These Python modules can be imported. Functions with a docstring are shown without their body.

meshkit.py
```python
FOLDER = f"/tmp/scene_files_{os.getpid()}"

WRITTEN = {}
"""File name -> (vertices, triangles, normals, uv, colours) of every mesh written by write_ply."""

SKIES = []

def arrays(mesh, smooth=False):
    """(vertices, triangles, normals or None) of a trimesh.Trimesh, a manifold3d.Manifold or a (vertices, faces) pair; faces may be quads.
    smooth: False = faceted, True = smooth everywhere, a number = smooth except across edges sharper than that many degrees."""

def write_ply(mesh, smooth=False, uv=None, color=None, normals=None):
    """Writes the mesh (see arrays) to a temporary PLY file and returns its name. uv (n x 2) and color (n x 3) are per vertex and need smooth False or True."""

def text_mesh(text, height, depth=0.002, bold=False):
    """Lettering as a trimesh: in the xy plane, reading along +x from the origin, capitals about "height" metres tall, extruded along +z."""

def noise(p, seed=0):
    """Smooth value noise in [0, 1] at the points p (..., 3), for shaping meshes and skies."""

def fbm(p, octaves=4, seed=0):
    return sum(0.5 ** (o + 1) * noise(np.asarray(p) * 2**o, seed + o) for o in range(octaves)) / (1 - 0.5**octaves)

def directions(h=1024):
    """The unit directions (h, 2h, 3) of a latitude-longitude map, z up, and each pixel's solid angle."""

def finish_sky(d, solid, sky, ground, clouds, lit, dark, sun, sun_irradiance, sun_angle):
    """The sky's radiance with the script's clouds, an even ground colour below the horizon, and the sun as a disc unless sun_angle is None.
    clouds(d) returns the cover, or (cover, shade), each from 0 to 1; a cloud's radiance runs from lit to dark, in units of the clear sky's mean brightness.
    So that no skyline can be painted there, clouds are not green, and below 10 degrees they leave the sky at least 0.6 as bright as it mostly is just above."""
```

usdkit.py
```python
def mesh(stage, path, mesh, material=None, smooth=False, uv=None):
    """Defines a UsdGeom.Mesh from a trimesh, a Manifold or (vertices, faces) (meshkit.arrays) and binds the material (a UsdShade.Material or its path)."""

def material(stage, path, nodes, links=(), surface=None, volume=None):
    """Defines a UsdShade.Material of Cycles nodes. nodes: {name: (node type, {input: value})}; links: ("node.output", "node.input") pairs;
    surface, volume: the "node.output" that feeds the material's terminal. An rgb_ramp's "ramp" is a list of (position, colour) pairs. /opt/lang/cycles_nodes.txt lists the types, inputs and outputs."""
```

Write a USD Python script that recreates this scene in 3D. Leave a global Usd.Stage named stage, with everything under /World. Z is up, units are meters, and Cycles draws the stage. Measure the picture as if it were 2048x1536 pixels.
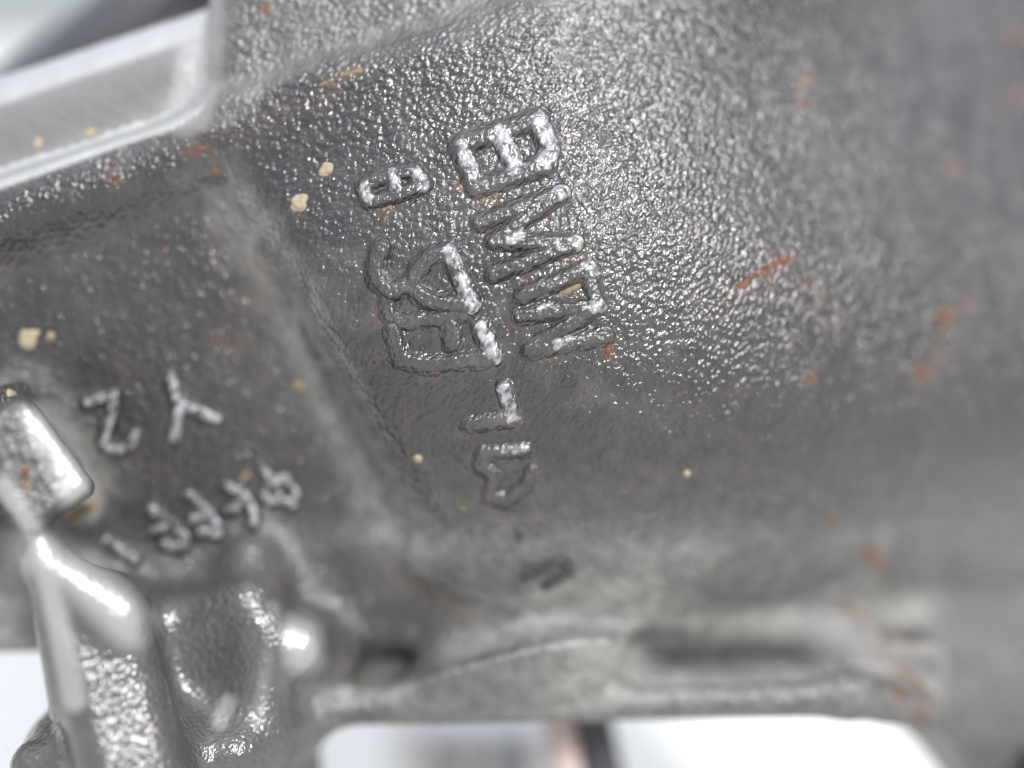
import math, random
import numpy as np, trimesh, usdkit, meshkit
from pxr import Usd, UsdGeom, UsdShade, UsdLux, Gf, Sdf, Vt

stage = Usd.Stage.CreateInMemory()
UsdGeom.SetStageUpAxis(stage, UsdGeom.Tokens.z)
UsdGeom.SetStageMetersPerUnit(stage, 1.0)
world = UsdGeom.Xform.Define(stage, '/World')
stage.SetDefaultPrim(world.GetPrim())
UsdGeom.Scope.Define(stage, '/World/Looks')
rng = np.random.default_rng(7)

# ---------------------------------------------------------------- camera
PITCH = math.radians(16.0)            # the lens looks a little down
D = 130.0                             # lens to the lettered wall, mm
MM = 120.0 / 2048                     # mm per photo pixel at that distance
CENTRE = np.array([0.0, 0.0, 0.125])  # where the lens axis meets the wall, metres
AX = np.array([1.0, 0, 0])
AY = np.array([0, math.sin(PITCH), math.cos(PITCH)])
AZ = np.array([0, -math.cos(PITCH), math.sin(PITCH)])     # towards the lens
def W3(p):                            # casting frame (mm) -> world (m)
    p = np.asarray(p, float) * 0.001
    return CENTRE + p[..., :1] * AX + p[..., 1:2] * AY + p[..., 2:3] * AZ
cam = UsdGeom.Camera.Define(stage, '/World/camera')
M = np.eye(4); M[0, :3] = AX; M[1, :3] = AY; M[2, :3] = AZ; M[3, :3] = CENTRE + AZ * D * 0.001
cam.AddTransformOp().Set(Gf.Matrix4d(*M.ravel().tolist()))
cam.CreateHorizontalApertureAttr(36.0); cam.CreateVerticalApertureAttr(27.0)
cam.CreateFocalLengthAttr(36.0 * D / 120.0)
cam.CreateClippingRangeAttr(Gf.Vec2f(0.005, 500))
cam.CreateFStopAttr(2.6); cam.CreateFocusDistanceAttr(0.131)
cam.CreateExposureAttr(2.15)

# ---------------------------------------------------------------- sky and sun (thin overcast)
SUN_LOCAL = np.array([0.36, 0.47, 0.80])                 # towards the sun, casting frame
sd = SUN_LOCAL[0] * AX + SUN_LOCAL[1] * AY + SUN_LOCAL[2] * AZ; sd /= np.linalg.norm(sd)
elev, rot = math.asin(sd[2]), math.atan2(sd[0], sd[1])
dome = UsdLux.DomeLight.Define(stage, '/World/sky')
dome.GetPrim().SetCustomDataByKey('kind', 'structure')
skym = usdkit.material(stage, '/World/Looks/sky_look', {
    'tc': ('texture_coordinate', {}), 'xyz': ('separate_xyz', {}),
    'sky': ('sky_texture', {'sky_type': 'single_scattering', 'sun_disc': False, 'sun_elevation': elev, 'sun_rotation': rot, 'aerosol_density': 2.0}),
    'nz': ('noise_texture', {'scale': 2.2, 'detail': 5.0, 'roughness': 0.55}),
    'cl': ('rgb_ramp', {'ramp': [(0.3, (0.80, 0.85, 0.95)), (0.7, (1.0, 1.05, 1.15))]}),
    'gr': ('map_range', {'from_min': 0.0, 'from_max': 1.0, 'to_min': 1.5, 'to_max': 12.0, 'clamp': True}),   # an overcast sky is brightest overhead
    'cg': ('vector_math', {'math_type': 'scale'}),
    'mx': ('mix_color', {'fac': 0.85, 'use_clamp_result': False}),
    'bg': ('background_shader', {'strength': 0.056})},
    [('tc.generated', 'nz.vector'), ('tc.generated', 'xyz.vector'), ('xyz.z', 'gr.value'), ('gr.result', 'cg.scale'), ('nz.fac', 'cl.fac'), ('cl.color', 'cg.vector1'),
     ('sky.color', 'mx.a'), ('cg.vector', 'mx.b'), ('mx.result', 'bg.color')], surface='bg.background')
UsdShade.MaterialBindingAPI.Apply(dome.GetPrim()).Bind(skym)
sun = UsdLux.DistantLight.Define(stage, '/World/sun')
sun.CreateIntensityAttr(0.4); sun.CreateAngleAttr(10.0); sun.CreateColorAttr(Gf.Vec3f(1, 0.99, 0.98))
sun.GetPrim().CreateAttribute('inputs:normalize', Sdf.ValueTypeNames.Bool).Set(True)
zz = sd; xx = np.cross([0, 0, 1.0], zz); xx /= np.linalg.norm(xx); yy = np.cross(zz, xx)
SM = np.eye(4); SM[0, :3] = xx; SM[1, :3] = yy; SM[2, :3] = zz; SM[3, :3] = sd * 3
sun.AddTransformOp().Set(Gf.Matrix4d(*SM.ravel().tolist()))

# ---------------------------------------------------------------- helpers
used = {}
def path(name, parent='/World'):
    parent = str(parent); k = (parent, name); n = used.get(k, 0); used[k] = n + 1
    return f'{parent}/{name}' + (f'_{n:03d}' if n else '')
def tag(prim, **kw):
    prim = prim.GetPrim() if hasattr(prim, 'GetPrim') else prim
    for k, v in kw.items(): prim.SetCustomDataByKey(k, v)
    return prim
def write(name, v, f, mat, parent='/World', n=None, **attrs):
    """v in world metres, triangles f, optional normals and per-vertex floats"""
    p = path(name, parent)
    m = usdkit.mesh(stage, p, (v, f), mat)
    if n is not None:
        m.CreateNormalsAttr(Vt.Vec3fArray.FromNumpy(n.astype(np.float32))); m.SetNormalsInterpolation('vertex')
    for k, a in attrs.items():
        UsdGeom.PrimvarsAPI(m).CreatePrimvar(k, Sdf.ValueTypeNames.FloatArray, 'vertex').Set(Vt.FloatArray.FromNumpy(np.asarray(a, np.float32)))
    return m
def thing(name, label, cat, group=None, loc=(0, 0, 0)):
    x = UsdGeom.Xform.Define(stage, path(name)); x.AddTranslateOp().Set(Gf.Vec3d(*map(float, loc)))
    tag(x, label=label, category=cat)
    if group: tag(x, group=group)
    return x
def px(x, y, z=0.0):                  # photo pixel seen at depth z (mm) -> casting frame
    s = MM * (D - z) / D
    return np.array([(x - 1024) * s, (768 - y) * s, z])

def smin(a, b, k): h = np.maximum(k - np.abs(a - b), 0) / k; return np.minimum(a, b) - h * h * k * 0.25
def smax(a, b, k): return -smin(-a, -b, k)
def capsule(p, a, b, r, r2=None):
    a, b = np.asarray(a), np.asarray(b); ab = b - a
    t = np.clip(((p - a) @ ab) / (ab @ ab), 0, 1)
    d = np.linalg.norm(p - a - t[..., None] * ab, axis=-1)
    return d - (r if r2 is None else r + (r2 - r) * t)
def rbox(p, c, half, ang=0.0, r=1.0, tilt=0.0, yaw=0.0):
    q = p - np.asarray(c)
    ca, sa = math.cos(ang), math.sin(ang)
    x = q[..., 0] * ca + q[..., 1] * sa; y = -q[..., 0] * sa + q[..., 1] * ca; z = q[..., 2]
    ct, st = math.cos(tilt), math.sin(tilt); y, z = y * ct + z * st, -y * st + z * ct
    cy, sy = math.cos(yaw), math.sin(yaw); x, z = x * cy + z * sy, -x * sy + z * cy
    d = np.stack([np.abs(x), np.abs(y), np.abs(z)], -1) - (np.asarray(half) - r)
    return np.linalg.norm(np.maximum(d, 0), axis=-1) + np.minimum(d.max(-1), 0) - r
def plane(p, o, n): n = np.asarray(n, float); return (p - np.asarray(o)) @ (n / np.linalg.norm(n))

def seg_dist(q, pts):
    d = np.full(q.shape[:-1], 1e9)
    for a, b in zip(pts[:-1], pts[1:]):
        a, b = np.asarray(a, float), np.asarray(b, float); ab = b - a
        t = np.clip(((q - a) @ ab) / max(ab @ ab, 1e-9), 0, 1)
        d = np.minimum(d, np.linalg.norm(q - a - t[..., None] * ab, axis=-1))
    return d
def to_px(p):
    s = MM * (D - p[..., 2:3]) / D
    return np.concatenate([1024 + p[..., :1] / s, 768 - p[..., 1:2] / s], -1)
# ---------------------------------------------------------------- the casting as one blended solid
RIMDIR = np.array([0.948, 0.317, 0]); RIMUP = np.array([-0.317, 0.948, 0])
R0 = px(0, 380, -5)                                     # a point of the rim edge
EU = np.array([0.985, 0.17]); U0 = px(1040, 330)[:2]
def wall_h(x, y):
    u = (x - U0[0]) * EU[0] + (y - U0[1]) * EU[1]
    ur, ul = np.maximum(u, 0), np.minimum(u, 0)
    uc = np.minimum(ur, 31.0)                             # rounded, then running on straight
    h = -uc ** 2 / (2 * 66.0) - (ur - uc) * 31.0 / 66 - ul ** 2 / (2 * 120.0)
    d = np.maximum(20 - y, 0)
    return h - 0.135 * (y - 15) - d ** 2 / (2 * 54.0)
def pxw(x, y):                                           # a photo pixel on the wall's own surface
    z = -15.0
    for _ in range(8): z = float(wall_h(px(x, y, z)[0], max(px(x, y, z)[1], -31.0)))
    return px(x, y, z)
def comps(p):
    x, y, z = p[..., 0], p[..., 1], p[..., 2]
    c = {}
    # lettered wall
    w = (z - wall_h(x, y)) * 0.9
    top = plane(p, R0 + np.array([0, 0, 1.0]), RIMUP * 0.82 + np.array([0, 0, 0.57]))
    top = top - 0.035 * np.maximum(x - 2, 0) ** 1.4
    S0, S1 = px(500, 400, -4), px(868, 1130, -6)
    sdir = (S1 - S0)[:2] / np.linalg.norm((S1 - S0)[:2])
    side = (p[..., :2] - S0[:2]) @ np.array([sdir[1], -sdir[0]])
    w = smax(w, top, 2.0)
    low = px(1200, 1300, -16)[1] - y                      # the wall stops above the lip
    w = smax(w, low, 11.0)
    c['housing_wall'] = smax(w, side * 0.9 , 3.5)
    # recessed panel on the left
    pn = (z - (-11.0 - 0.05 * (x + 40) + 0.13 * (y - 0))) * 0.98
    pn = smax(pn, top + 0.4, 1.2); pn = smax(pn, x - px(1040, 0)[0], 2.0)
    pn = smax(pn, px(0, 1330, -10)[1] - y - 0.0 * x, 3.0)
    c['side_panel'] = pn
    core = np.maximum(np.maximum(z + 24.0, px(0, 1405, -22)[1] - y), np.maximum(px(640, 0, -22)[0] - x, x - px(1740, 0, -22)[0]))
    c['core_wall'] = np.maximum(core, y + 8)
    # rolled edge under the rim, left part
    c['rim_bead'] = smax(capsule(p, px(-320, 560, -7), px(800, 185, -10.5), 3.6, 2.6), top, 0.9)
    # rim bar behind the chamfer
    up = (p - R0) @ RIMUP
    bar = np.maximum(z + 9.5, -up - 3)
    bar = smax(bar, plane(p, R0 + RIMUP * 13.4 + np.array([0, 0, -4.5]), RIMUP * 0.80 + np.array([0, 0, 0.6])), 4.5)
    bar = smax(bar, up - 17.0, 1.0)
    c['rim_flange'] = smax(bar, x - px(700, 0)[0], 1.0)
    # boss rising right of the corner
    bl = px(388, 120, -6)[0] - x + (y - px(0, 120)[1]) * 0.03
    bf = (z - (-6.2 + 0.02 * (x + 32) - 0.05 * up - 0.012 * np.maximum(x + 5, 0) ** 1.5)) * 0.97
    c['upper_boss'] = smax(np.maximum(bf, -up + 0.3), bl, 6.0)
    # lip along the foot of the wall
    l = capsule(p, px(560, 1420, -14), px(1180, 1392, -17), 2.2, 3.1)
    l = smin(l, capsule(p, px(1180, 1392, -17), px(1690, 1384, -17), 3.1, 3.3), 1.5)
    l = smin(l, capsule(p, px(1690, 1384, -17), px(1850, 1425, -22), 3.3, 2.6), 2.0)
    web = smax((z + 22.0) , np.maximum(y - px(0, 1290, -20)[1], px(0, 1400, -20)[1] - y), 2.0)
    web = smax(web, np.maximum(px(720, 0, -22)[0] - x, x - px(1900, 0, -22)[0]), 2.0)
    gus = smax(plane(p, px(900, 1345, -11), [-0.10, -0.35, 0.93]), np.maximum(plane(p, px(900, 1335, -12), [-0.35, 0.93, 0.1]), px(0, 1412, -14)[1] - y), 1.0)
    gus = smax(gus, np.maximum(px(680, 0, -12)[0] - x, (x - px(1300, 0, -16)[0]) * 0.6), 14.0)
    c['lower_lip'] = smin(smin(l, web, 2.5), gus, 2.0)
    # right leg, going down past the frame
    leg = (z - wall_h(x, np.maximum(y, -31.0)) ) * 0.9
    A, B = pxw(1700, 1408), pxw(1850, 1474)
    leg = smax(leg, smin(plane(p, A, [-0.33, -0.94, 0]), plane(p, B, [-0.84, -0.54, 0]), 10.0), 4.0)
    c['right_leg'] = smax(leg, y + 22, 6.0)
    # lugs at the lower left
    c['corner_lug'] = smin(rbox(p, px(60, 930, 1.0), [4.4, 6.8, 7], 0.60, 1.4, 0.1, -0.35), rbox(p, px(-40, 925, -2), [5, 7, 9], 0.60, 1.3, 0, 0.5), 0.9)
    t = rbox(p, px(225, 1400, -3.5), [5.8, 14.5, 10], 0.30, 3.6, -0.12, -0.45)
    t = smin(t, capsule(p, px(85, 1120, 4.5), px(135, 1420, 2.5), 1.7, 1.7), 2.0)
    t = smin(t, capsule(p, px(95, 1125, 4.5), px(240, 1225, 2.0), 2.4, 3.2), 2.5)
    c['lower_lug'] = smin(t, rbox(p, px(215, 1590, -6), [9.5, 8.5, 8], 0.0, 3.0), 4.0)
    # foot carrying on below the frame
    ft = rbox(p, px(380, 1560, -16), [14.5, 11, 12], 0.08, 3.0, 0.1, 0.2)
    ft = smin(ft, rbox(p, px(420, 1350, -15), [12, 12, 8], 0.2, 3.0, 0.0, 0.15), 5.0)
    c['left_foot'] = ft
    # web rib and knuckle in the pocket
    r = capsule(p, px(500, 1120, -13), px(540, 1260, -8.5), 2.6, 1.9)
    r = smin(r, capsule(p, px(540, 1260, -8.5), px(500, 1480, -9), 1.9, 2.0), 1.5)
    k = capsule(p, px(598, 1290, -9.5), px(640, 1300, -15), 3.4, 4.0)
    r = smin(r, k, 2.0)
    c['pocket_rib'] = r
    return c
PARTS = ['housing_wall', 'side_panel', 'core_wall', 'rim_bead', 'rim_flange', 'upper_boss', 'lower_lip', 'right_leg', 'corner_lug', 'lower_lug', 'left_foot', 'pocket_rib']
BLEND = {'side_panel': 6.5, 'core_wall': 2.0, 'rim_bead': 4.0, 'rim_flange': 1.0, 'upper_boss': 1.2, 'lower_lip': 5.0, 'right_leg': 4.0, 'corner_lug': 1.6, 'lower_lug': 4.0, 'left_foot': 6.0, 'pocket_rib': 4.5}
PK = [px(690, 1282, -8), px(800, 1262, -11)]
def solid(p, parts=False):
    c = comps(p)
    f = c['housing_wall']
    for n in PARTS[1:]:
        f = smin(f, c[n], BLEND[n])
        if n == 'right_leg':                            # the hollow under the wall's corner
            f = smax(f, -smin(capsule(p, PK[0], PK[1], 5.2, 5.0), capsule(p, px(650, 1345, -10), px(740, 1300, -11), 4.0, 4.4), 2.0), 2.2)
    f = smax(f, -capsule(p, px(1300, 1326, -18.5), px(1630, 1328, -20.0), 2.7, 2.5), 5.0)   # the hollow above the lip
    z = p[..., 2]
    f = np.maximum(f, -46 - z)
    f = np.maximum(f, np.maximum(np.abs(p[..., 0]) - 92, np.abs(p[..., 1]) - 66))
    calm = np.clip((p[..., 1] + 36) / 8, 0.25, 1)
    f = f + 0.22 * (meshkit.noise(p / 6.0, 3) - 0.5) + 0.14 * calm * (meshkit.noise(p / 2.2, 5) - 0.5)
    return (f, c) if parts else f
def grad(fn, p, e=0.15):
    g = np.stack([fn(p + e * d) - fn(p - e * d) for d in np.eye(3)], -1)
    return g / np.maximum(np.linalg.norm(g, axis=-1, keepdims=True), 1e-9)

def nets(fn, lo, hi, h, steps=2):
    """surface nets of fn < 0 in a box, then pulled onto the surface"""
    lo, hi = np.asarray(lo, float), np.asarray(hi, float)
    n = np.ceil((hi - lo) / h).astype(int) + 1
    ax = [lo[i] + h * np.arange(n[i]) for i in range(3)]
    F = np.empty(n)
    for i in range(0, n[0], 24):
        F[i:i + 24] = fn(np.stack(np.meshgrid(ax[0][i:i + 24], ax[1], ax[2], indexing='ij'), -1))
    F[[0, -1]] = np.maximum(F[[0, -1]], 0.01); F[:, [0, -1]] = np.maximum(F[:, [0, -1]], 0.01); F[:, :, [0, -1]] = np.maximum(F[:, :, [0, -1]], 0.01)
    inside = F < 0
    sl = lambda a, o: a[tuple(slice(o[i], a.shape[i] - 1 + o[i]) for i in range(3))]
    corners = list(np.ndindex(2, 2, 2))
    cnt = sum(sl(inside, o).astype(np.int8) for o in corners)
    act = (cnt > 0) & (cnt < 8)
    idx = -np.ones(act.shape, int); idx[act] = np.arange(act.sum())
    ci = np.argwhere(act)
    acc, num = np.zeros((len(ci), 3)), np.zeros(len(ci))
    for a in corners:
        for k in range(3):
            if a[k]: continue
            b = list(a); b[k] = 1
            fa, fb = F[tuple((ci + a).T)], F[tuple((ci + b).T)]
            m = (fa < 0) != (fb < 0)
            t = np.where(m, fa / np.where(m, fa - fb, 1), 0)
            q = ci + np.asarray(a, float); q[:, k] += t
            acc[m] += q[m]; num[m] += 1
    v = lo + h * acc / num[:, None]
    quads = []
    for k in range(3):
        o1, o2 = [i for i in range(3) if i != k]
        A = inside; B = np.roll(inside, -1, k)
        e = A != B; ix = [slice(None)] * 3; ix[k] = -1; e[tuple(ix)] = False
        for o in (o1, o2):
            ix = [slice(None)] * 3; ix[o] = 0; e[tuple(ix)] = False
            ix[o] = -1; e[tuple(ix)] = False
        E = np.argwhere(e)
        d1, d2 = np.eye(3, dtype=int)[o1], np.eye(3, dtype=int)[o2]
        q = np.stack([idx[tuple((E - d1 - d2).T)], idx[tuple((E - d2).T)], idx[tuple(E.T)], idx[tuple((E - d1).T)]], 1)
        flip = inside[tuple(E.T)] == (k == 1)
        q[flip] = q[flip][:, ::-1]
        quads.append(q)
    q = np.concatenate(quads)
    for _ in range(steps):
        s = np.clip(fn(v), -h, h); v = v - 0.8 * s[:, None] * grad(fn, v)
    f = np.vstack([q[:, [0, 1, 2]], q[:, [0, 2, 3]]])
    return v, f

# ---------------------------------------------------------------- materials
def iron_look(name, seed=0.0):
    s = 1000.0
    return usdkit.material(stage, f'/World/Looks/{name}', {
        'tc': ('texture_coordinate', {}),
        'gm': ('mapping', {'mapping_type': 'texture', 'rotation': (0, math.radians(-56), 0), 'scale': (1.5, 1, 1)}),
        'big': ('noise_texture', {'scale': 55.0, 'detail': 4.0, 'roughness': 0.6}),
        'mid': ('noise_texture', {'scale': 420.0, 'detail': 3.0, 'roughness': 0.6}),
        'grain': ('noise_texture', {'scale': 2500.0, 'detail': 2.0, 'roughness': 0.5}),
        'vor': ('voronoi_texture', {'feature': 'f1', 'scale': 1500.0, 'randomness': 1.0}), 'vi': ('math', {'math_type': 'multiply_add', 'value2': -0.9}),
        'pit': ('noise_texture', {'scale': 1250.0, 'detail': 1.0, 'roughness': 0.5}),
        'du': ('attribute', {'attribute': 'dust'}),
        'sum': ('math', {'math_type': 'multiply_add', 'value2': 1.0}),
        'b2': ('map_range', {'from_min': 0.45, 'from_max': 0.72, 'to_min': 0.0, 'to_max': 0.08, 'clamp': True}),
        'm2': ('map_range', {'from_min': 0.35, 'from_max': 0.7, 'to_min': 0.55, 'to_max': 1.15, 'clamp': True}),
        'fac': ('math', {'math_type': 'multiply', 'use_clamp': True}),
        'tint': ('rgb_ramp', {'ramp': [(0.3, (0.009, 0.0085, 0.0085)), (0.55, (0.014, 0.0120, 0.0118)), (0.75, (0.028, 0.018, 0.015))]}),
        'col': ('mix_color', {'b': (0.135, 0.133, 0.124)}),
        'rgh': ('map_range', {'from_min': 0.0, 'from_max': 0.8, 'to_min': 0.22, 'to_max': 0.55, 'clamp': True}),
        'hs': ('math', {'math_type': 'multiply_add', 'value2': 0.5}),
        'bump': ('bump', {'strength': 1.0, 'distance': 0.00021}),
        'we': ('attribute', {'attribute': 'wear'}),  # letter highlights painted as pale metal
        'wn': ('noise_texture', {'scale': 700.0, 'detail': 3.0, 'roughness': 0.7}),
        'ws': ('math', {'math_type': 'subtract', 'value2': 0.5}),
        'w1': ('math', {'math_type': 'multiply_add', 'value2': 1.9}),
        'wg': ('math', {'math_type': 'multiply', 'use_clamp': True}), 'wh': ('map_range', {'from_min': 0.05, 'from_max': 0.3, 'to_min': 0.0, 'to_max': 1.0, 'clamp': True}),
        'w2': ('map_range', {'from_min': 0.35, 'from_max': 1.25, 'to_min': 0.0, 'to_max': 0.80, 'clamp': True}),
        'c2': ('mix_color', {'b': (0.50, 0.50, 0.53)}), 'r2': ('mix_float', {'b': 0.34}),
        'st': ('attribute', {'attribute': 'stain'}), 'sm': ('math', {'math_type': 'multiply', 'use_clamp': True}), 'sr': ('map_range', {'from_min': 0.38, 'from_max': 0.62, 'to_min': 0.1, 'to_max': 1.0, 'clamp': True}),
        'c0': ('mix_color', {'b': (0.050, 0.029, 0.020)}),
        'ba': ('attribute', {'attribute': 'bare'}),  # painted highlights of ledge and lugs, plus the paler flange
        'c3': ('mix_color', {'b': (0.40, 0.395, 0.385)}), 'r3': ('mix_float', {'b': 0.52}), 'mt': ('math', {'math_type': 'maximum'}), 'bs': ('map_range', {'from_min': 0.0, 'from_max': 0.12, 'to_min': 1.0, 'to_max': 0.3, 'clamp': True}),
        'p': ('principled_bsdf', {'specular_ior_level': 0.6})},
        [('tc.object', 'gm.vector'), ('gm.vector', 'grain.vector'), ('tc.object', 'big.vector'), ('tc.object', 'mid.vector'), ('gm.vector', 'pit.vector'),
         ('big.fac', 'b2.value'), ('du.fac', 'sum.value1'), ('b2.result', 'sum.value3'), ('sum.value', 'fac.value1'), ('mid.fac', 'm2.value'), ('m2.result', 'fac.value2'),
         ('mid.fac', 'tint.fac'), ('tint.color', 'col.a'), ('fac.value', 'col.fac'), ('mid.fac', 'sr.value'), ('st.fac', 'sm.value1'), ('sr.result', 'sm.value2'), ('sm.value', 'c0.fac'), ('col.result', 'c0.a'), ('c0.result', 'c2.a'), ('pit.fac', 'ws.value1'), ('ws.value', 'w1.value1'), ('we.fac', 'w1.value3'), ('we.fac', 'wh.value'), ('w1.value', 'wg.value1'), ('wh.result', 'wg.value2'), ('wg.value', 'w2.value'), ('w2.result', 'c2.fac'), ('c2.result', 'c3.a'), ('ba.fac', 'c3.fac'), ('c3.result', 'p.base_color'), ('w2.result', 'mt.value1'), ('ba.fac', 'mt.value2'), ('mt.value', 'p.metallic'), ('ba.fac', 'bs.value'), ('bs.result', 'bump.strength'), ('tc.object', 'wn.vector'),
         ('fac.value', 'rgh.value'), ('rgh.result', 'r2.a'), ('w2.result', 'r2.fac'), ('r2.result', 'r3.a'), ('ba.fac', 'r3.fac'), ('r3.result', 'p.roughness'),
         ('pit.fac', 'hs.value1'), ('grain.fac', 'hs.value3'), ('gm.vector', 'vor.vector'), ('vor.distance', 'vi.value1'), ('hs.value', 'vi.value3'), ('vi.value', 'bump.height'), ('bump.normal', 'p.normal')], surface='p.BSDF')
iron = iron_look('black_cast_iron')
def plain(name, col, rough=0.6, var=0.25, scale=300.0, spec=0.4, bump=0.0, bdist=0.0003):
    a = tuple(c * (1 - var) for c in col); b = tuple(min(1, c * (1 + var)) for c in col)
    return usdkit.material(stage, f'/World/Looks/{name}', {
        'tc': ('texture_coordinate', {}), 'n': ('noise_texture', {'scale': scale, 'detail': 4.0, 'roughness': 0.6}),
        'r': ('rgb_ramp', {'ramp': [(0.3, a), (0.7, b)]}), 'bp': ('bump', {'strength': bump, 'distance': bdist}),
        'p': ('principled_bsdf', {'roughness': rough, 'specular_ior_level': spec})},
        [('tc.object', 'n.vector'), ('n.fac', 'r.fac'), ('r.color', 'p.base_color'), ('n.fac', 'bp.height'), ('bp.normal', 'p.normal')], surface='p.BSDF')
rust = plain('rust', (0.085, 0.037, 0.020), 0.8, 0.65, 900, 0.2, 0.5)
tan_dust = plain('tan_dust', (0.125, 0.10, 0.065), 0.9, 0.3, 1100, 0.15, 0.5)
mud = plain('dried_mud', (0.20, 0.172, 0.12), 0.9, 0.22, 1300, 0.15, 0.6)

# ---------------------------------------------------------------- ground
ground_m = plain('pale_concrete', (0.56, 0.545, 0.515), 0.8, 0.06, 14.0, 0.3)
g = 400.0
gv = np.array([[-g, -g, 0], [g, -g, 0], [g, g, 0], [-g, g, 0]])
tag(write('ground', gv, np.array([[0, 1, 2], [0, 2, 3]]), ground_m), kind='structure')

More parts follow.
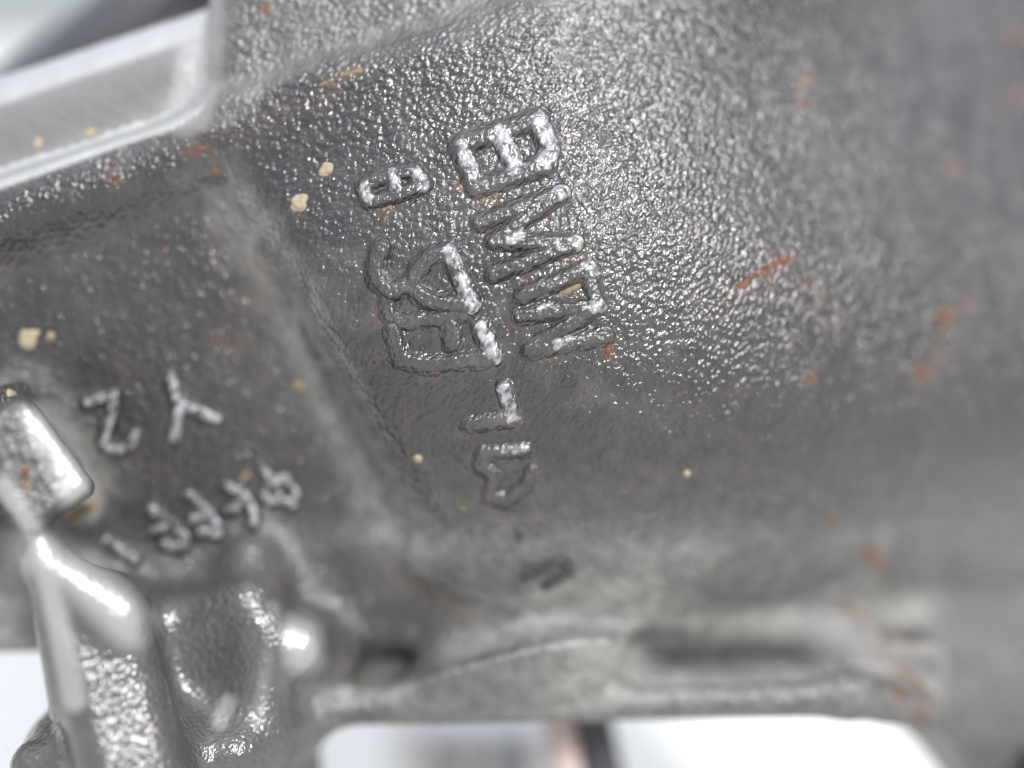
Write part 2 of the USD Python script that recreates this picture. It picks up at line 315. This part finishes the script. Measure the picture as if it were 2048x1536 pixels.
FLAKES = [
    ([(652, 339)], 15, 'mud_speck', mud), ([(600, 408)], 18, 'mud_speck', mud), ([(1373, 948)], 8, 'mud_speck', mud),
    ([(60, 675)], 18, 'mud_speck', mud), ([(105, 672)], 12, 'mud_speck', mud), ([(20, 788)], 11, 'mud_speck', mud),
    ([(600, 770)], 11, 'mud_speck', tan_dust), ([(485, 955), (495, 948)], 8, 'mud_speck', tan_dust), ([(180, 268)], 11, 'mud_speck', mud), ([(75, 288)], 11, 'mud_speck', mud),
    ([(835, 918)], 9, 'mud_speck', mud), ([(925, 1018)], 6, 'mud_speck', tan_dust),
    ([(762, 490), (742, 525), (746, 560), (764, 585)], 5, 'dust_crust', tan_dust), ([(766, 600), (764, 640)], 5, 'dust_crust', tan_dust),
    ([(784, 575), (822, 562)], 9, 'rust_spot', rust), ([(805, 646), (880, 642), (925, 628)], 5, 'dust_crust', tan_dust), ([(908, 630), (928, 620)], 7, 'rust_spot', rust),
    ([(850, 742), (905, 722)], 7, 'rust_spot', rust), ([(905, 726), (965, 728)], 5, 'dust_crust', tan_dust),
    ([(940, 860), (975, 854), (1012, 850)], 6, 'dust_crust', tan_dust), ([(1000, 918), (1058, 914)], 4, 'dust_crust', tan_dust), ([(962, 915)], 8, 'rust_spot', rust),
    ([(1010, 492), (1066, 446), (1100, 418)], 5, 'dust_crust', tan_dust), ([(1003, 556), (1066, 532), (1140, 506)], 5, 'dust_crust', tan_dust), ([(1140, 508), (1156, 500)], 6, 'rust_spot', rust),
    ([(1120, 592), (1155, 572)], 6, 'rust_spot', tan_dust), ([(1036, 640), (1090, 642)], 5, 'dust_crust', tan_dust), ([(1056, 720), (1131, 700), (1190, 690)], 5, 'dust_crust', tan_dust),
    ([(1190, 692), (1222, 686), (1215, 702)], 8, 'rust_spot', rust), ([(1035, 350), (1070, 335)], 5, 'rust_spot', rust), ([(925, 372)], 5, 'dust_crust', tan_dust),
    ([(965, 400), (1010, 376)], 5, 'dust_crust', tan_dust), ([(770, 418), (800, 395)], 5, 'dust_crust', tan_dust),
    ([(1480, 572), (1510, 552), (1580, 515)], 6, 'rust_spot', rust), ([(1890, 632)], 11, 'rust_spot', rust), ([(1920, 612), (1932, 606)], 5, 'rust_spot', rust), ([(1845, 742)], 11, 'rust_spot', rust), ([(1868, 722)], 6, 'rust_spot', rust),
    ([(1620, 752)], 6, 'rust_spot', rust), ([(1738, 1105), (1748, 1118)], 9, 'rust_spot', rust), ([(1765, 1135)], 5, 'rust_spot', rust), ([(1662, 1034)], 6, 'rust_spot', rust),
    ([(1722, 1237)], 8, 'rust_spot', rust), ([(1768, 1280)], 6, 'rust_spot', rust), ([(1820, 1275)], 7, 'rust_spot', rust), ([(1805, 1343), (1832, 1360), (1850, 1390)], 6, 'rust_spot', rust), ([(1798, 1370), (1806, 1400)], 5, 'rust_spot', rust), ([(1828, 1420), (1848, 1436)], 6, 'rust_spot', rust),
    ([(1690, 1215), (1705, 1228)], 5, 'rust_spot', rust), ([(1900, 338), (1912, 330)], 6, 'rust_spot', rust), ([(2000, 212), (2040, 185)], 6, 'rust_spot', rust), ([(2015, 80), (2040, 66)], 6, 'rust_spot', rust), ([(1610, 165)], 8, 'dust_crust', tan_dust), ([(1611, 208)], 7, 'rust_spot', rust),
    ([(50, 945)], 9, 'rust_spot', rust), ([(54, 968)], 6, 'rust_spot', rust), ([(430, 342)], 7, 'rust_spot', rust), ([(228, 358)], 6, 'rust_spot', rust), ([(140, 1035), (185, 1010)], 10, 'dust_crust', tan_dust),
    ([(530, 20)], 7, 'rust_spot', rust), ([(520, 14)], 5, 'rust_spot', rust),
    ([(378, 302), (410, 296)], 5, 'rust_spot', rust), ([(690, 148), (720, 140)], 4, 'dust_crust', tan_dust), ([(640, 170), (665, 160)], 4, 'dust_crust', tan_dust)]

# ---------------------------------------------------------------- casting
H = 0.58
v, f = nets(solid, [-94, -68, -47.5], [94, 68, 13], H)
nrm = grad(solid, v, 0.3)
nrm = nrm
def concavity(p, nn, e=2.2):                              # dust settles in inner corners
    return np.clip((e - solid(p + e * nn)) / e, 0, 1)
dust = np.clip(1.5 * np.maximum(concavity(v, nrm) - 0.06, 0) + 0.9 * np.maximum(concavity(v, nrm, 5.0) - 0.05, 0), 0, 1) * 0.85
def convexity(p, nn, e=1.3): return np.clip((solid(p - e * nn) + e) / e, 0, 1)
c = comps(v)
lab = np.argmin(np.stack([c[n] for n in PARTS], 0), 0)
isin = lambda *ns: np.isin(lab, [PARTS.index(n) for n in ns])
oily = isin('left_foot', 'lower_lug', 'corner_lug', 'pocket_rib')
dust = np.where(oily, dust * 0.25, dust)
low = np.clip((-8 - v[:, 1]) / 20, 0, 1) * np.clip((v[:, 0] + 22) / 10, 0, 1)     # dust film with ground bounce painted in, paler towards the underside
dust = np.clip(dust + np.where(isin('upper_boss'), 0.30, 0) + 0.42 * low, 0, 1)
cx = convexity(v, nrm)
GLARE_LINES = [([(0, 975), (75, 1072)], 20), ([(84, 845), (125, 905), (165, 1005)], 34), ([(62, 1100), (160, 1150), (262, 1250)], 46), ([(86, 1120), (120, 1260), (148, 1400)], 24),  # highlights on lug edges, knuckle and boss corner, painted as pale metal
        ([(602, 1265), (608, 1310)], 40), ([(455, 1405), (440, 1445)], 16), ([(392, -10), (388, 120), (370, 215)], 44)]
q = to_px(v)
wear = np.zeros(len(v))
for pts, wd in GLARE_LINES: wear = np.maximum(wear, np.clip(1.5 - seg_dist(q, pts) / (wd * 1.05), 0, 1) ** 1.3)
wear *= (v[:, 2] > -16) & (nrm[:, 2] > -0.2)
onrim = np.clip(2.2 - np.abs(plane(v, R0 + np.array([0, 0, 1.0]), RIMUP * 0.82 + np.array([0, 0, 0.57]))) / 0.5, 0, 1) * isin('rim_bead', 'side_panel', 'housing_wall', 'rim_flange')
ontop = np.clip(2.0 - np.abs(plane(v, R0 + RIMUP * 13.4 + np.array([0, 0, -4.5]), RIMUP * 0.80 + np.array([0, 0, 0.6])) + 0.3) / 0.7, 0, 1) * isin('rim_flange')
rimpl = plane(v, R0 + np.array([0, 0, 1.0]), RIMUP * 0.82 + np.array([0, 0, 0.57]))
fade = np.clip((px(520, 0)[0] - v[:, 0]) / 4, 0, 1)
ontop = np.clip(2.2 - np.abs(plane(v, R0 + RIMUP * 13.4 + np.array([0, 0, -4.5]), RIMUP * 0.80 + np.array([0, 0, 0.6])) + 0.2) / 0.9, 0, 1) * isin('rim_flange')
onrim = np.clip(1.9 - np.abs(rimpl) / 0.45, 0, 1) * isin('rim_bead', 'side_panel', 'housing_wall', 'rim_flange') * (v[:, 2] < -4.6) * (nrm[:, 1] > 0.3)
bare = np.maximum(wear * 0.52, np.maximum(np.maximum(onrim, ontop * 0.8) * fade, 0.24 * isin('rim_flange') * fade))  # rim ledge and lug highlights put into the colour; flange just paler
wear = wear * 0.0
bare = np.maximum(bare, 0.07 * isin('left_foot', 'lower_lug', 'pocket_rib'))
dust = np.where(isin('side_panel'), dust * 0.55, dust)
dust = np.clip(dust + 0.35 * np.clip(1.6 - seg_dist(q, [(470, 420), (560, 560), (660, 770), (790, 1030)]) / 42, 0, 1), 0, 1)
stain = np.zeros(len(v))
for pts, wd, nme, _ in FLAKES:
    if nme != 'mud_speck':
        dd = seg_dist(q, pts) if len(pts) > 1 else np.linalg.norm(q - np.array(pts[0], float), axis=-1)
        stain = np.maximum(stain, np.clip(1.2 - dd / (wd * 1.5 + 16), 0, 1))
for pts, wd in (([(1440, 600), (1560, 545), (1650, 640)], 50), ([(520, 560), (470, 700)], 60), ([(800, 1150), (880, 1210), (960, 1260)], 25), ([(1720, 1230), (1830, 1400)], 45), ([(1850, 760), (1930, 600)], 35), ([(300, 300), (480, 260), (700, 170)], 22)):
    stain = np.maximum(stain, 0.38 * np.clip(1.4 - seg_dist(q, pts) / wd, 0, 1))
dust = np.clip(dust + 0.7 * np.clip(1.5 - seg_dist(q, [(548, 1215), (536, 1300), (514, 1440)]) / 13, 0, 1), 0, 1)  # lit edge of the web rib painted in as a paler line
pocket = np.clip(1.6 - seg_dist(q, [(610, 1275), (810, 1262)]) / 78, 0, 1)
recess = np.clip(1.5 - seg_dist(q, [(1330, 1325), (1600, 1325)]) / 40, 0, 1)
dust = dust * (1 - 0.9 * np.maximum(pocket, recess))
dust *= 1 - 0.85 * np.clip((560 - q[:, 0]) / 60, 0, 1) * np.clip((q[:, 1] - 1130) / 60, 0, 1)
dust = np.where((q[:, 0] < 85) & (q[:, 1] > 1060) & (v[:, 2] < -6), 0.8, dust)
house = thing('machine_housing', 'black painted cast iron housing with raised letters, rust spots and dried mud specks', 'machine housing')
hp = house.GetPath()
RT = np.stack([AX, AY, AZ])
vw, nw = W3(v), nrm @ RT
flab = lab[f[:, 0]]
import scipy.sparse as sp                                # scraps cut off from their part go to the wall
from scipy.sparse.csgraph import connected_components
for i in range(1, len(PARTS)):
    ff = f[flab == i]
    if not len(ff): continue
    e = np.concatenate([ff[:, [0, 1]], ff[:, [1, 2]]])
    _, cc = connected_components(sp.coo_matrix((np.ones(len(e)), (e[:, 0], e[:, 1])), shape=(len(v), len(v))), directed=False)
    fc = cc[ff[:, 0]]; big = np.bincount(fc).argmax()
    ix = np.flatnonzero(flab == i); flab[ix[fc != big]] = 0
for i, nme in enumerate(PARTS):
    ff = f[flab == i]
    if not len(ff): continue
    uq, inv = np.unique(ff, return_inverse=True)
    write(nme, vw[uq], inv.reshape(-1, 3), iron, hp, nw[uq], dust=dust[uq], wear=wear[uq], bare=bare[uq], stain=stain[uq])

# ---------------------------------------------------------------- things behind the casting
def tube(pts, r, n=20):
    pts = np.asarray(pts, float); t = np.gradient(pts, axis=0); t /= np.linalg.norm(t, axis=1)[:, None]
    up = np.array([0.3, 0.2, 1.0]); a = np.cross(t, up); a /= np.linalg.norm(a, axis=1)[:, None]; b = np.cross(t, a)
    th = np.linspace(0, 2 * math.pi, n, endpoint=False); r = np.broadcast_to(r, len(pts))
    V = (pts[:, None] + r[:, None, None] * (np.cos(th)[None, :, None] * a[:, None] + np.sin(th)[None, :, None] * b[:, None])).reshape(-1, 3)
    F = []
    for i in range(len(pts) - 1):
        for k in range(n):
            p0, p1 = i * n + k, i * n + (k + 1) % n; F += [[p0, p1, p1 + n], [p0, p1 + n, p0 + n]]
    for base, o in ((0, 0), ((len(pts) - 1) * n, 1)):
        F += [[base, base + k, base + k + 1][::(1 if o else -1)] for k in range(1, n - 1)]
    return V, np.array(F)
hose_pts = [px(-420, 900, -60), px(-330, 620, -56), px(-122, 369, -50), px(58, 222, -50), px(238, 74, -50), px(420, -83, -52), px(640, -260, -58), px(900, -430, -70)]
from scipy.interpolate import CubicSpline
hp_ = np.array(hose_pts); tt = np.arange(len(hp_)); hv, hf = tube(CubicSpline(tt, hp_)(np.linspace(0, len(hp_) - 1, 60)), 7.4)
rubber = plain('black_rubber', (0.022, 0.022, 0.026), 0.45, 0.2, 200, 0.5)
hose = thing('hose', 'dark blurred rubber hose passing behind the upper left rim of the housing', 'hose')
write('hose_body', W3(hv), hf, rubber, hose.GetPath())
# legs of the casting down to the ground, below the frame
def leg(x0, x1, z0, z1, yt):
    top = [W3(np.array([x, yt, z])) for x in (x0, x1) for z in (z0, z1)]
    bot = [np.array([t[0] * 1.05, t[1], 0.0]) for t in top]
    h = trimesh.convex.convex_hull(np.array(top + bot)); write('mounting_leg', h.vertices, h.faces, iron, hp, dust=np.full(len(h.vertices), 0.2), wear=np.zeros(len(h.vertices)))
leg(-48, -27, -26, -10, -55); leg(80, 91, -44, -26, -56)
# post under the lip
pink = plain('primer_pink', (0.32, 0.25, 0.235), 0.7, 0.25, 160, 0.3)
dark = plain('dark_steel', (0.02, 0.02, 0.023), 0.5, 0.3, 200, 0.4)
post = thing('support_post', 'dark post with a pinkish side strip standing under the housing lip', 'post')
def post_leg(name, x0, x1, mat, dz=0.0, r=3.2):
    a, b = W3(px(x0, 1395, -36 + dz)), W3(px(x1, 1700, -36 + dz)); d = b - a; b = a + d * (a[2] / -d[2])
    V, F = tube(np.array([a, (a + b) / 2, b]), r * 1e-3, 16); write(name, V, F, mat, post.GetPath())
post_leg('rod', 1172, 1240, dark); post_leg('side_strip', 1112, 1158, pink, 0.5, 2.4)
# pale ribbed block in the blur below the lip
pale = plain('pale_plastic', (0.62, 0.62, 0.61), 0.6, 0.05, 60, 0.3); greyp = plain('grey_plastic', (0.22, 0.22, 0.23), 0.6, 0.1, 60, 0.3)
blk = thing('ribbed_block', 'pale block with grey upright ribs blurred behind the housing lip', 'block')
c0 = W3(px(960, 1478, -70)); hw = 0.017
bx = trimesh.creation.box((hw * 2, 0.02, c0[2])); bx.apply_translation((c0[0], c0[1] + 0.012, c0[2] / 2)); write('block_body', bx.vertices, bx.faces, pale, blk.GetPath())
for xr in (868, 930, 1000, 1050):
    c1 = W3(px(xr, 1478, -70)); r = trimesh.creation.box((0.0022, 0.004, c0[2] - 0.001)); r.apply_translation((c1[0], c0[1], (c0[2] - 0.001) / 2)); write('rib', r.vertices, r.faces, greyp, blk.GetPath())

# ---------------------------------------------------------------- raised letters (traced strokes in photo pixels)
def surf_z(x, y):                                         # depth of the casting behind a photo pixel
    zs = np.arange(12, -40, -0.4); P = np.array([px(x, y, z) for z in zs]); F = solid(P)
    k = np.argmax(F < 0); return zs[k] + (0 if k == 0 else 0.4 * (1 - F[k - 1] / (F[k - 1] - F[k])))
GLINTS = [([(925, 295), (945, 345)], 15), ([(1000, 268), (1030, 330)], 20), ([(1082, 240), (1104, 295), (1090, 325)], 20), ([(726, 375), (736, 395)], 12), ([(783, 350), (792, 372)], 13), ([(836, 345), (848, 375)], 15),  # glints on the strokes, painted into their colour
          ([(898, 500), (910, 520)], 15), ([(925, 560), (948, 612)], 18), ([(962, 655), (992, 712)], 17), ([(1008, 780), (1026, 835)], 14), ([(1120, 385), (1138, 378)], 16), ([(1152, 480), (1165, 488)], 16), ([(1178, 530), (1190, 540)], 15),
          ([(1190, 610), (1205, 618)], 15), ([(1020, 480), (1045, 465)], 10), ([(1080, 610), (1100, 600)], 12), ([(1110, 690), (1140, 680)], 10), ([(778, 535), (788, 548)], 15), ([(1010, 900), (1050, 898)], 9)]
def letter_glint(p, top_glint, hgt):  # bright stroke tops and glints, painted as pale metal
    w = np.clip((solid(p) - top_glint[0] * hgt) / (0.3 * hgt), 0, 1) * top_glint[1]
    r = np.zeros(len(p)); qq = to_px(p)
    for pts, wd in GLINTS: r = np.maximum(r, np.clip(1.5 - seg_dist(qq, pts) / wd, 0, 1))
    return np.maximum(w, 0.75 * r * np.clip(solid(p) / (0.25 * hgt) - 0.3, 0, 1))
def letter(name, strokes, wid, hgt, top_glint=(0.6, 0.35), parent=hp, mat=iron):
    """strokes: pixel polylines; wid: half width in pixels; hgt in mm"""
    allp = np.array([q for s in strokes for q in s], float)
    zc = [surf_z(*q) for q in allp[:: max(1, len(allp) // 6)]]
    zm = float(np.mean(zc))
    def fn(p):
        q = to_px(p); q = q + 3 * (np.stack([meshkit.noise(p / 1.3, 11), meshkit.noise(p / 1.3, 12)], -1) - 0.5)
        d = np.minimum.reduce([seg_dist(q, s) for s in strokes])
        t = np.clip(d / (wid * 1.45), 0, 1)
        t = np.clip((t - 0.22) / 0.78, 0, 1); prof = 1 - t * t * (3 - 2 * t)
        return (solid(p) - (hgt + 0.10) * prof + 0.10) * 0.8
    pts = np.array([px(x, y, zm) for x, y in allp])
    m = (wid * 1.8) * MM + 0.6
    lo, hi = pts.min(0) - m, pts.max(0) + m
    lo[2], hi[2] = min(zc) - 1.4 - hgt, max(zc) + hgt + 1.4
    v, f = nets(fn, lo, hi, 0.2, 2)
    keep = solid(v) > -0.10                               # nothing of it is needed inside the wall
    f = f[keep[f].all(1)]
    nn = grad(fn, v, 0.12)
    ct = np.abs(v - (lo + hi) / 2) < ((hi - lo) / 2 - 0.35)
    f = f[ct.all(1)[f].all(1)]
    uq, inv = np.unique(f, return_inverse=True)
    if len(uq) < 4: return
    return write(name, W3(v[uq]), inv.reshape(-1, 3), mat, parent, nn[uq] @ RT, dust=np.full(len(uq), 0.12), wear=letter_glint(v[uq], top_glint, hgt))

LETTERS = [
    # large B, three cross strokes and its spine
    ([[(918, 292), (950, 372)], [(1000, 262), (1036, 345)], [(1075, 238), (1098, 300), (1090, 330)], [(950, 376), (1036, 348), (1092, 328)], [(922, 288), (1000, 262), (1072, 238)]], 15, 0.75),
    # small 8 beside it
    ([[(726, 372), (738, 402)], [(782, 350), (800, 385)], [(832, 340), (850, 368)], [(738, 404), (800, 388), (846, 372)], [(728, 370), (782, 348), (832, 340)]], 11, 0.55),
    # zigzag letter
    ([[(958, 446), (1122, 386), (988, 482), (1150, 486), (988, 548)]], 13, 0.75),
    # second zigzag letter
    ([[(1176, 536), (1045, 592)], [(1040, 632), (1196, 612)], [(1176, 536), (1196, 612), (1060, 700)], [(1060, 702), (1212, 672)]], 13, 0.7),
    # curled letter on the left
    ([[(762, 494), (748, 530), (752, 560), (778, 585), (822, 570), (838, 535), (862, 512), (895, 505)], [(895, 508), (925, 560), (942, 605)], [(822, 575), (850, 598), (885, 606), (938, 612)]], 14, 0.75),
    ([[(772, 596), (776, 632), (800, 644), (850, 640), (925, 630)]], 12, 0.5),
    # D shape
    ([[(785, 660), (800, 720), (860, 732), (975, 716)], [(960, 655), (985, 712)], [(900, 650), (905, 688)]], 14, 0.6),
    # L shape
    ([[(1008, 775), (1028, 838), (935, 852)]], 12, 0.6),
    # G shape lower down
    ([[(1052, 902), (965, 908), (958, 935), (990, 955)], [(985, 960), (978, 995), (1010, 1004), (1050, 975), (1062, 945)]], 11, 0.55),
    ([[(1036, 1058), (1040, 1078)]], 7, 0.4),
    ([[(1050, 1152), (1105, 1126), (1132, 1122), (1140, 1142), (1092, 1172)]], 9, 0.5),
    # Y and 2 on the side panel
    ([[(340, 752), (352, 795), (368, 812), (432, 838)], [(360, 812), (348, 880)]], 12, 0.9),
    ([[(172, 806), (228, 788), (222, 830), (204, 888), (232, 902), (262, 890), (270, 868)]], 11, 0.9),
    # the row 8 3 3 3 1
    ([[(522, 930), (545, 962), (560, 1000), (585, 1010), (592, 985), (570, 955), (545, 962)], [(560, 1000), (536, 1002), (528, 985), (545, 962)]], 9, 0.9),
    ([[(452, 970), (488, 990), (512, 1030), (505, 1048)], [(458, 1020), (480, 1010)]], 10, 0.9),
    ([[(376, 990), (408, 1014), (436, 1052), (432, 1068), (400, 1062)], [(386, 1038), (420, 1030)]], 10, 0.9),
    ([[(306, 1020), (340, 1046), (372, 1076), (364, 1096), (330, 1090)], [(310, 1062), (346, 1048)]], 10, 0.9),
    ([[(210, 1082), (268, 1118)]], 11, 0.9),
]
for st, wd, hg in LETTERS:
    left = st[0][0][0] < 620
    letter('raised_letter', st, wd * ((1.3 if st[0][0][1] < 900 else 1.5) if left else 1.42 if st[0][0][1] < 1040 else 1.0), hg * (1.0 if left else 1.15 if st[0][0][0] < 910 else 0.95), ((0.6, 0.6) if st[0][0][1] < 900 else (0.6, 0.5)) if left else (0.8, 0.1))

# ---------------------------------------------------------------- dust crusts, rust and mud, each its own flake
def flake(name, poly, wid, hgt, mat, parent=hp, seed=0, h=0.16):
    allp = np.array(poly, float); zc = [surf_z(*q) for q in allp]
    zm = float(np.mean(zc))
    def top_field(p): return solid(p)
    def fn(p):
        q = to_px(p)
        d = seg_dist(q, poly) if len(poly) > 1 else np.linalg.norm(q - allp[0], axis=-1)
        d = d + (wid * 1.9 * (meshkit.fbm(p / 1.0 + seed * 3.1, 2, 20 + seed) - 0.5) if len(poly) == 1 else 14 * (meshkit.fbm(p / 0.8 + seed * 3.1, 2, 20 + seed) - 0.42))
        prof = np.clip(1.15 - d / wid, -0.6, 0.6) / 0.6
        return solid(p) - hgt * prof
    pts = np.array([px(x, y, zm) for x, y in allp]); m = wid * 2 * MM + 0.5
    lo, hi = pts.min(0) - m, pts.max(0) + m
    lo[2], hi[2] = min(zc) - 1.5, max(zc) + 1.5
    v, f = nets(fn, lo, hi, h, 2)
    keep = solid(v) > -0.06; f = f[keep[f].all(1)]
    ct = (np.abs(v - (lo + hi) / 2) < ((hi - lo) / 2 - 0.3)).all(1); f = f[ct[f].all(1)]
    if len(f) < 4: return
    nn = grad(fn, v, 0.1); uq, inv = np.unique(f, return_inverse=True)
    return write(name, W3(v[uq]), inv.reshape(-1, 3), mat, parent, nn[uq] @ RT)
k = 0
for poly, wd, nme, mt in FLAKES:
    k += 1
    flake(nme, poly, wd * (0.8 if nme != 'dust_crust' else 1.0), 0.10 if nme != 'mud_speck' else 0.22, mt, seed=k)
